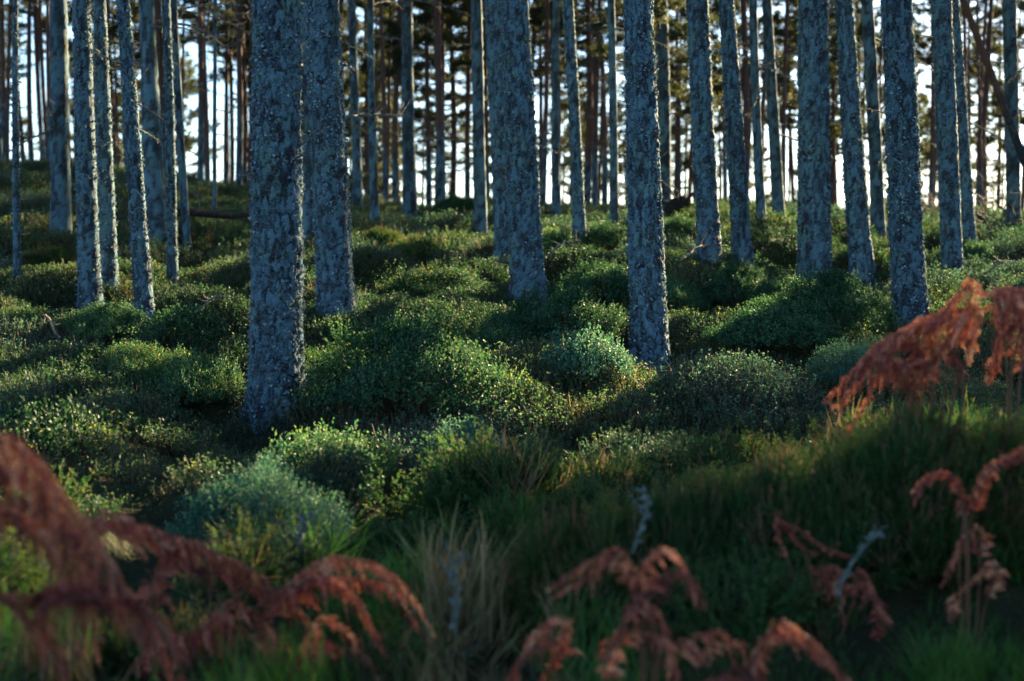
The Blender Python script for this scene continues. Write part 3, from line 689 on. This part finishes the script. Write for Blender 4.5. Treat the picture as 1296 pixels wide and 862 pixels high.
# ------------------------------------------------------------------ bracken
def spline(pts, n):
    p = np.array(pts, float); p = np.vstack([2*p[0]-p[1], p, 2*p[-1]-p[-2]]); m = len(p)-3; out = []
    for q in np.linspace(0, m-1e-6, n):
        i = int(q); t = q-i; a, b, c, d = p[i:i+4]
        out.append(.5*((2*b)+(-a+c)*t+(2*a-5*b+4*c-d)*t*t+(-a+3*b-3*c+d)*t**3))
    return np.array(out)
def frond(parent, origin, pts, wid, bare=.2, hang=.7, seed=0, npin=26):
    """spine points base -> tip; paired pinnae that hang, each with rows of pinnules"""
    r = np.random.default_rng(seed); S = spline(pts, 40)-np.array(origin); a = Acc(); ft = r.uniform(.2, .72)
    seg = np.r_[0, np.cumsum(np.linalg.norm(np.diff(S, axis=0), axis=1))]; tot = seg[-1]; T = unit(np.gradient(S, axis=0))
    st = Acc(); tube(st, S, np.linspace(.0045, .0016, 40), 5)
    for k in range(npin):
        f = bare + (1-bare)*(k+.3)/npin; L = wid*(1-((f-bare)/(1-bare)))**.75*min(1, .55+3*(f-bare))
        p = np.array([np.interp(f*tot, seg, S[:, c]) for c in range(3)]); tg = unit(np.array([np.interp(f*tot, seg, T[:, c]) for c in range(3)]))
        side = np.cross(tg, [0, 0, 1.]); side = unit(side) if np.linalg.norm(side) > .1 else np.array([1., 0, 0])
        for sg in (-1, 1):
            if r.random() < .06: continue
            pt = np.clip(r.normal(ft, .2), .05, .95); l = L*r.uniform(.7, 1.2); h = np.clip(hang+r.normal(0, .15), 0, 1)
            d0 = unit(side*sg*(1-.5*h)+tg*.45+np.array([0, 0, .1])+r.normal(0, .12, 3)); m = max(6, int(l/.0085)); s = np.linspace(.04, 1, m)
            ax = p + d0*(l*(s-.35*h*s**2))[:, None] + np.array([0, 0, -1.])*(l*h*.85*s**1.6)[:, None]
            tt = unit(np.gradient(ax, axis=0)); bn = unit(np.cross(tt, np.cross(tt, [0, 0, 1.])+r.normal(0, .35, 3)))
            pl = .17*l*(1-s)**.8*np.minimum(1, .4+4*s)+.004
            for q in (-1, 1):
                D = unit(bn*q + tt*.55 + r.normal(0, .22, (m, 3)) + [0, 0, -.15-.3*h]); N = unit(np.cross(tt, bn)+r.normal(0, .3, (m, 3)))
                leaves(a, ax, D, N, pl*r.uniform(.7, 1.2, m), .0075, np.clip(r.normal(pt, .12, m), 0, 1), 0, .2)
    o = link('frond', a.mesh('bracken_frond', [BRACK]), None, parent); link('stalk', st.mesh('bracken_stalk', [STALK], True), None, o)
    return o
def bracken(label, fronds, d, base=None, seed=0):
    """fronds: list of (list of (px,py[,depth offset]), width m, bare, hang)"""
    bx, by = base if base else fronds[0][0][0][:2]; q = at(bx, by, d); z = float(ground(q.x, q.y)); o = (q.x, q.y, z)
    root = empty('bracken_fern', o); tag(root, label, 'fern', 'dead red bracken ferns')
    rj = np.random.default_rng(seed+500); full = []
    for pp, w, bare, hang in fronds:
        full.append((pp, w*1.25, bare, hang))
        for q_ in range(1):
            ox, oy = rj.normal(0, 16), abs(rj.normal(12, 14)); full.append(([(c[0]+ox+rj.normal(0, 7), c[1]+oy+rj.normal(0, 7), (c[2] if len(c) > 2 else 0)+rj.normal(0, .06)) for c in pp], w*1.1, bare, hang))
    for k, (pp, w, bare, hang) in enumerate(full):
        pts = [tuple(at(c[0], c[1], d+(c[2] if len(c) > 2 else 0))) for c in pp]
        g = np.array(pts[0]); foot = np.array([o[0]*.6+g[0]*.4, o[1]*.6+g[1]*.4, z])
        L1 = np.linalg.norm(g-foot); L2 = sum(np.linalg.norm(np.subtract(pts[i+1], pts[i])) for i in range(len(pts)-1))
        frond(root, o, [tuple(foot)]+pts, w, bare*L2/(L1+L2) + L1/(L1+L2), hang, seed*31+k, max(14, int(24*L2/.5)))
bracken('large drooping rust-red bracken with arching fronds, tallest of the bracken', [
    ([(-60, 600), (-5, 556), (50, 596), (105, 668), (150, 735), (185, 790)], .20, .0, .75),
    ([(60, 770, .1), (112, 752), (165, 768), (203, 822), (228, 890)], .15, .05, .7),
    ([(-50, 780, -.1), (0, 752), (35, 766), (62, 815), (80, 880)], .14, .0, .7),
    ([(-40, 690), (20, 640), (75, 680), (110, 760), (125, 840)], .16, .0, .8)], 3.5, (40, 900), 1)
bracken('sprawling rust-red bracken with tangled fronds beside the largest bracken', [
    ([(150, 760), (125, 655), (180, 672), (250, 690), (340, 735)], .13, .15, .6),
    ([(300, 800), (375, 735), (420, 708), (478, 718), (522, 756), (553, 808)], .12, .15, .7),
    ([(240, 830), (280, 775), (315, 772), (355, 812), (395, 870)], .13, .05, .65),
    ([(330, 790), (390, 735), (450, 756), (487, 830)], .12, .1, .7),
    ([(200, 790), (215, 700), (290, 710), (370, 765), (420, 820)], .14, .1, .6),
    ([(360, 860), (400, 790), (440, 800), (480, 860)], .12, .1, .6),
    ([(160, 860), (240, 800), (290, 830), (320, 880)], .12, .1, .6)], 4.3, (300, 862), 2)
bracken('low rust-red bracken with a raised folded frond beside yellowing leaves', [
    ([(830, 800), (806, 735), (836, 695), (868, 722), (884, 772)], .10, .1, .65),
    ([(815, 790), (791, 702), (745, 712), (690, 748)], .09, .1, .6),
    ([(835, 835), (871, 812), (912, 800), (930, 840)], .09, .1, .6),
    ([(770, 860), (800, 770), (840, 790), (860, 860)], .10, .1, .6),
    ([(700, 850), (720, 790), (680, 800), (650, 850)], .10, .1, .6)], 3.8, (820, 880), 3)
bracken('single arched bracken frond with brown tip close to the low bracken', [
    ([(945, 880), (957, 832), (988, 790), (1030, 812), (1082, 868)], .10, .1, .6),
    ([(900, 880), (925, 850), (960, 850), (985, 890)], .10, .1, .6)], 3.8, (950, 880), 4)
bracken('purplish withered bracken around a pale lichened twig', [
    ([(1000, 720), (982, 657), (1025, 698), (1065, 687)], .08, .1, .4),
    ([(1040, 760), (1040, 712), (1052, 770)], .07, .1, .7),
    ([(1080, 760), (1086, 720), (1110, 755), (1130, 798)], .08, .1, .5)], 4.6, (1050, 790), 5)
bracken('thin reddish bracken reaching out of the dark heather', [
    ([(1215, 690), (1245, 600), (1292, 567), (1320, 550)], .08, .25, .5),
    ([(1225, 680), (1212, 607), (1175, 606), (1155, 640)], .08, .2, .6),
    ([(1240, 720), (1238, 668), (1210, 700), (1190, 745)], .08, .1, .6)], 4.5, (1230, 760), 6)
bracken('bright red upright bracken catching the sun on the heather bank', [
    ([(1200, 470), (1232, 362), (1190, 400), (1155, 450)], .15, .25, .75),
    ([(1180, 490), (1190, 412), (1120, 432), (1080, 470), (1040, 512)], .14, .25, .7),
    ([(1150, 500), (1160, 440), (1105, 450), (1075, 495), (1060, 525)], .14, .15, .7),
    ([(1210, 470), (1215, 395), (1180, 420), (1165, 490)], .14, .15, .8),
    ([(1150, 510), (1110, 445), (1140, 460), (1160, 500)], .12, .15, .8)], 5.2, (1170, 520), 7)
bracken('orange red bracken frond beside the bright upright one', [
    ([(1275, 470), (1262, 372), (1285, 390), (1310, 440)], .13, .2, .75),
    ([(1280, 480), (1300, 380), (1270, 400), (1262, 450)], .12, .2, .8)], 5.0, (1280, 500), 8)

# ------------------------------------------------------------------ small things
def stick(name, label, cat, pts, r0, r1, mat, twigs=4, seed=0, flakes=0, mat2=None):
    r = np.random.default_rng(seed); o = np.array(pts[0]); S = spline([np.array(p)-o for p in pts], 14); S += np.r_[np.zeros((1, 3)), r.normal(0, r0*.35, (13, 3))]
    root = empty(name, tuple(o)); tag(root, label, cat); a = Acc(); tube(a, S, np.linspace(r0, r1, 14), 7); link('stem', a.mesh(name, [mat], True), None, root)
    for k in range(twigs):
        i = r.integers(4, 13); d = unit(r.normal(0, 1, 3)+[0, 0, .5]); l = np.linalg.norm(S[-1])*r.uniform(.2, .45); b = Acc()
        t = np.linspace(0, 1, 6)[:, None]; tube(b, S[i]+d*l*t+r.normal(0, r0*.5, (6, 3))*t, np.linspace(r0*.6, r1*.5, 6), 5); link('twig', b.mesh('twig', [mat], True), None, root)
    if flakes:
        i = r.integers(0, 14, flakes); f = Acc(); leaves(f, S[i]+r.normal(0, r0*.6, (flakes, 3)), unit(r.normal(0, 1, (flakes, 3))), unit(r.normal(0, 1, (flakes, 3))), r.uniform(.015, .04, flakes), .02, r.uniform(.4, 1, flakes))
        fo = link('lichen', f.mesh('lichen', [mat2 or FLAKE]), None, root); fo['kind'] = 'stuff'
g = hit(75, 440, .0); d = g.y
stick('dead_stick', 'bare sunlit broken stick poking up from the leafy mounds', 'stick', [at(76, 445, d), at(72, 425, d), at(62, 405, d), at(56, 398, d)], .016, .008, BARE, 2, 3)
stick('lichened_twig', 'pale blue lichen covered twig among purplish bracken', 'twig', [at(1062, 745, 4.55), at(1080, 710, 4.55), at(1095, 690, 4.55), at(1108, 672, 4.55)], .006, .004, LICH, 4, 4, 24, LICH)
stick('lichened_twig', 'crooked pale lichen covered twig in the grassy hollow', 'twig', [at(575, 790, 4.4), at(578, 745, 4.4), at(570, 720, 4.4), at(590, 698, 4.4)], .006, .003, LICH, 6, 5, 30, LICH)
stick('lichened_twig', 'pale lichened twigs at the front of the heather bank', 'twig', [at(800, 700, 4.6), at(812, 665, 4.6), at(820, 640, 4.6), at(812, 620, 4.6)], .005, .003, LICH, 5, 6, 24, LICH)
for q_, (x0, y0, x1, y1, lb) in enumerate([(690, 325, 735, 312, 'thin fallen branch beside the leaning pine with a lit lower trunk'), (245, 395, 300, 385, 'fallen twig lying on the slope near the thickest pine'),
        (860, 330, 905, 318, 'fallen dead branch lying before the close pair of pines'), (1245, 345, 1290, 338, 'fallen grey branch on the mounds by the dark propping pine')]):
    g0 = hit(x0, y0, .16); g1 = hit(x1, y1, .16, max(4.0, g0.y-.6), g0.y+1.2); A_ = Vector((g0.x, g0.y, g0.z+.14)); B_ = Vector((g1.x, g1.y, g1.z+.22)); M_ = (A_+B_)/2+Vector((0, 0, .08))
    stick('fallen_branch', lb, 'branch', [A_, A_.lerp(M_, .6), M_, B_], .012, .005, TWIG, 5, 70+q_, 20)
stick('lichened_twig', 'pale lichened snag in front of the large blue green mound', 'twig', [at(376, 705, 5.4), at(378, 690, 5.4), at(384, 672, 5.4), at(388, 655, 5.4)], .016, .009, LICH, 6, 9, 40, LICH)
# fallen log
p0 = hit(205, 292, .05); p1 = at(330, 270, p0.y+1.5); a = Acc(); t = np.linspace(0, 1, 24)[:, None]; A0 = np.array((p0.x, p0.y, p0.z+.28)); B0 = np.array(p1)
tube(a, (B0-A0)*t + np.c_[np.zeros(24), np.zeros(24), .03*np.sin(t[:, 0]*7)], np.linspace(.065, .045, 24)*(1+.06*np.sin(np.arange(24)*2.1)), 10)
rt = empty('fallen_log', tuple(A0)); tag(rt, 'dark fallen log lying behind the round mound', 'log'); link('trunk', a.mesh('fallen_log', [LOG], True), None, rt)
for k in range(4):
    b = link('branch', BR[k % 3], None, rt); b.location = Vector((B0-A0)*(.15+.22*k)); b.rotation_euler = (0, -.8, k*1.9)
# upturned root
p = hit(862, 284, .0); a = Acc(); r = np.random.default_rng(5); w = .24*p.y/26
th = np.linspace(0, 2*np.pi, 18, endpoint=False); ph = np.linspace(.05, np.pi-.05, 12); TH, PH = np.meshgrid(th, ph); rr = .26*(1+.3*fbm(TH*1.2+4, PH*2, 3, 3))
V = np.stack([rr*np.sin(PH)*np.cos(TH)*1.1, rr*np.sin(PH)*np.sin(TH)*.5, rr*np.cos(PH)+.3], -1).reshape(-1, 3); ii = np.arange(11)[:, None]*18; jj = np.arange(18)[None]
a.add(V, np.stack([ii+jj, ii+(jj+1) % 18, ii+18+(jj+1) % 18, ii+18+jj], -1).reshape(-1, 4))
rt = empty('upturned_root', (p.x, p.y+.3, p.z)); tag(rt, 'dark upturned root plate on the crest behind a small mound', 'root plate'); link('soil', a.mesh('root_soil', [SOIL], True), None, rt)
for k in range(9):
    b = Acc(); az = r.uniform(0, 6.28); d = np.array([math.cos(az), r.normal(0, .4), abs(math.sin(az))*.9+.1]); tt = np.linspace(0, 1, 6)[:, None]
    tube(b, np.array([0, 0, .32])+d*.6*tt+r.normal(0, .04, (6, 3))*tt, np.linspace(.03, .008, 6), 5); link('root', b.mesh('root', [LOG], True), None, rt)
# dead brush by the right-hand pines
for q, (px, py, lb, mt) in enumerate([(1245, 292, 'tangle of dead grey branches piled by the dark pine', TWIG), (1185, 284, 'tangle of pale brown dead brush behind the thick pine', BARE)]):
    p = hit(px, py, .0); rt = empty('brush_pile', (p.x, p.y, p.z)); tag(rt, lb, 'brush'); r = np.random.default_rng(60+q)
    for k in range(26):
        b = Acc(); c = np.array([r.normal(0, .5), r.normal(0, .4), 0]); d = unit(np.array([r.normal(0, 1), r.normal(0, .6), abs(r.normal(.7, .5))])); l = r.uniform(.5, 1.3); tt = np.linspace(0, 1, 7)[:, None]
        tube(b, c+d*l*tt+r.normal(0, .06, (7, 3))*tt, np.linspace(.018, .005, 7), 5)
        for m in range(3):
            s0 = c+d*l*r.uniform(.4, .9); d2 = unit(d+r.normal(0, .8, 3)); tube(b, s0+d2*l*.4*np.linspace(0, 1, 4)[:, None], np.linspace(.008, .003, 4), 4)
        link('branch', b.mesh('brush_branch', [mt], True), None, rt)
print('OBJ', len(bpy.data.objects), 'TRIS', sum(sum(len(p.vertices)-2 for p in []) for m in bpy.data.meshes), sum(len(m.polygons) for m in bpy.data.meshes))
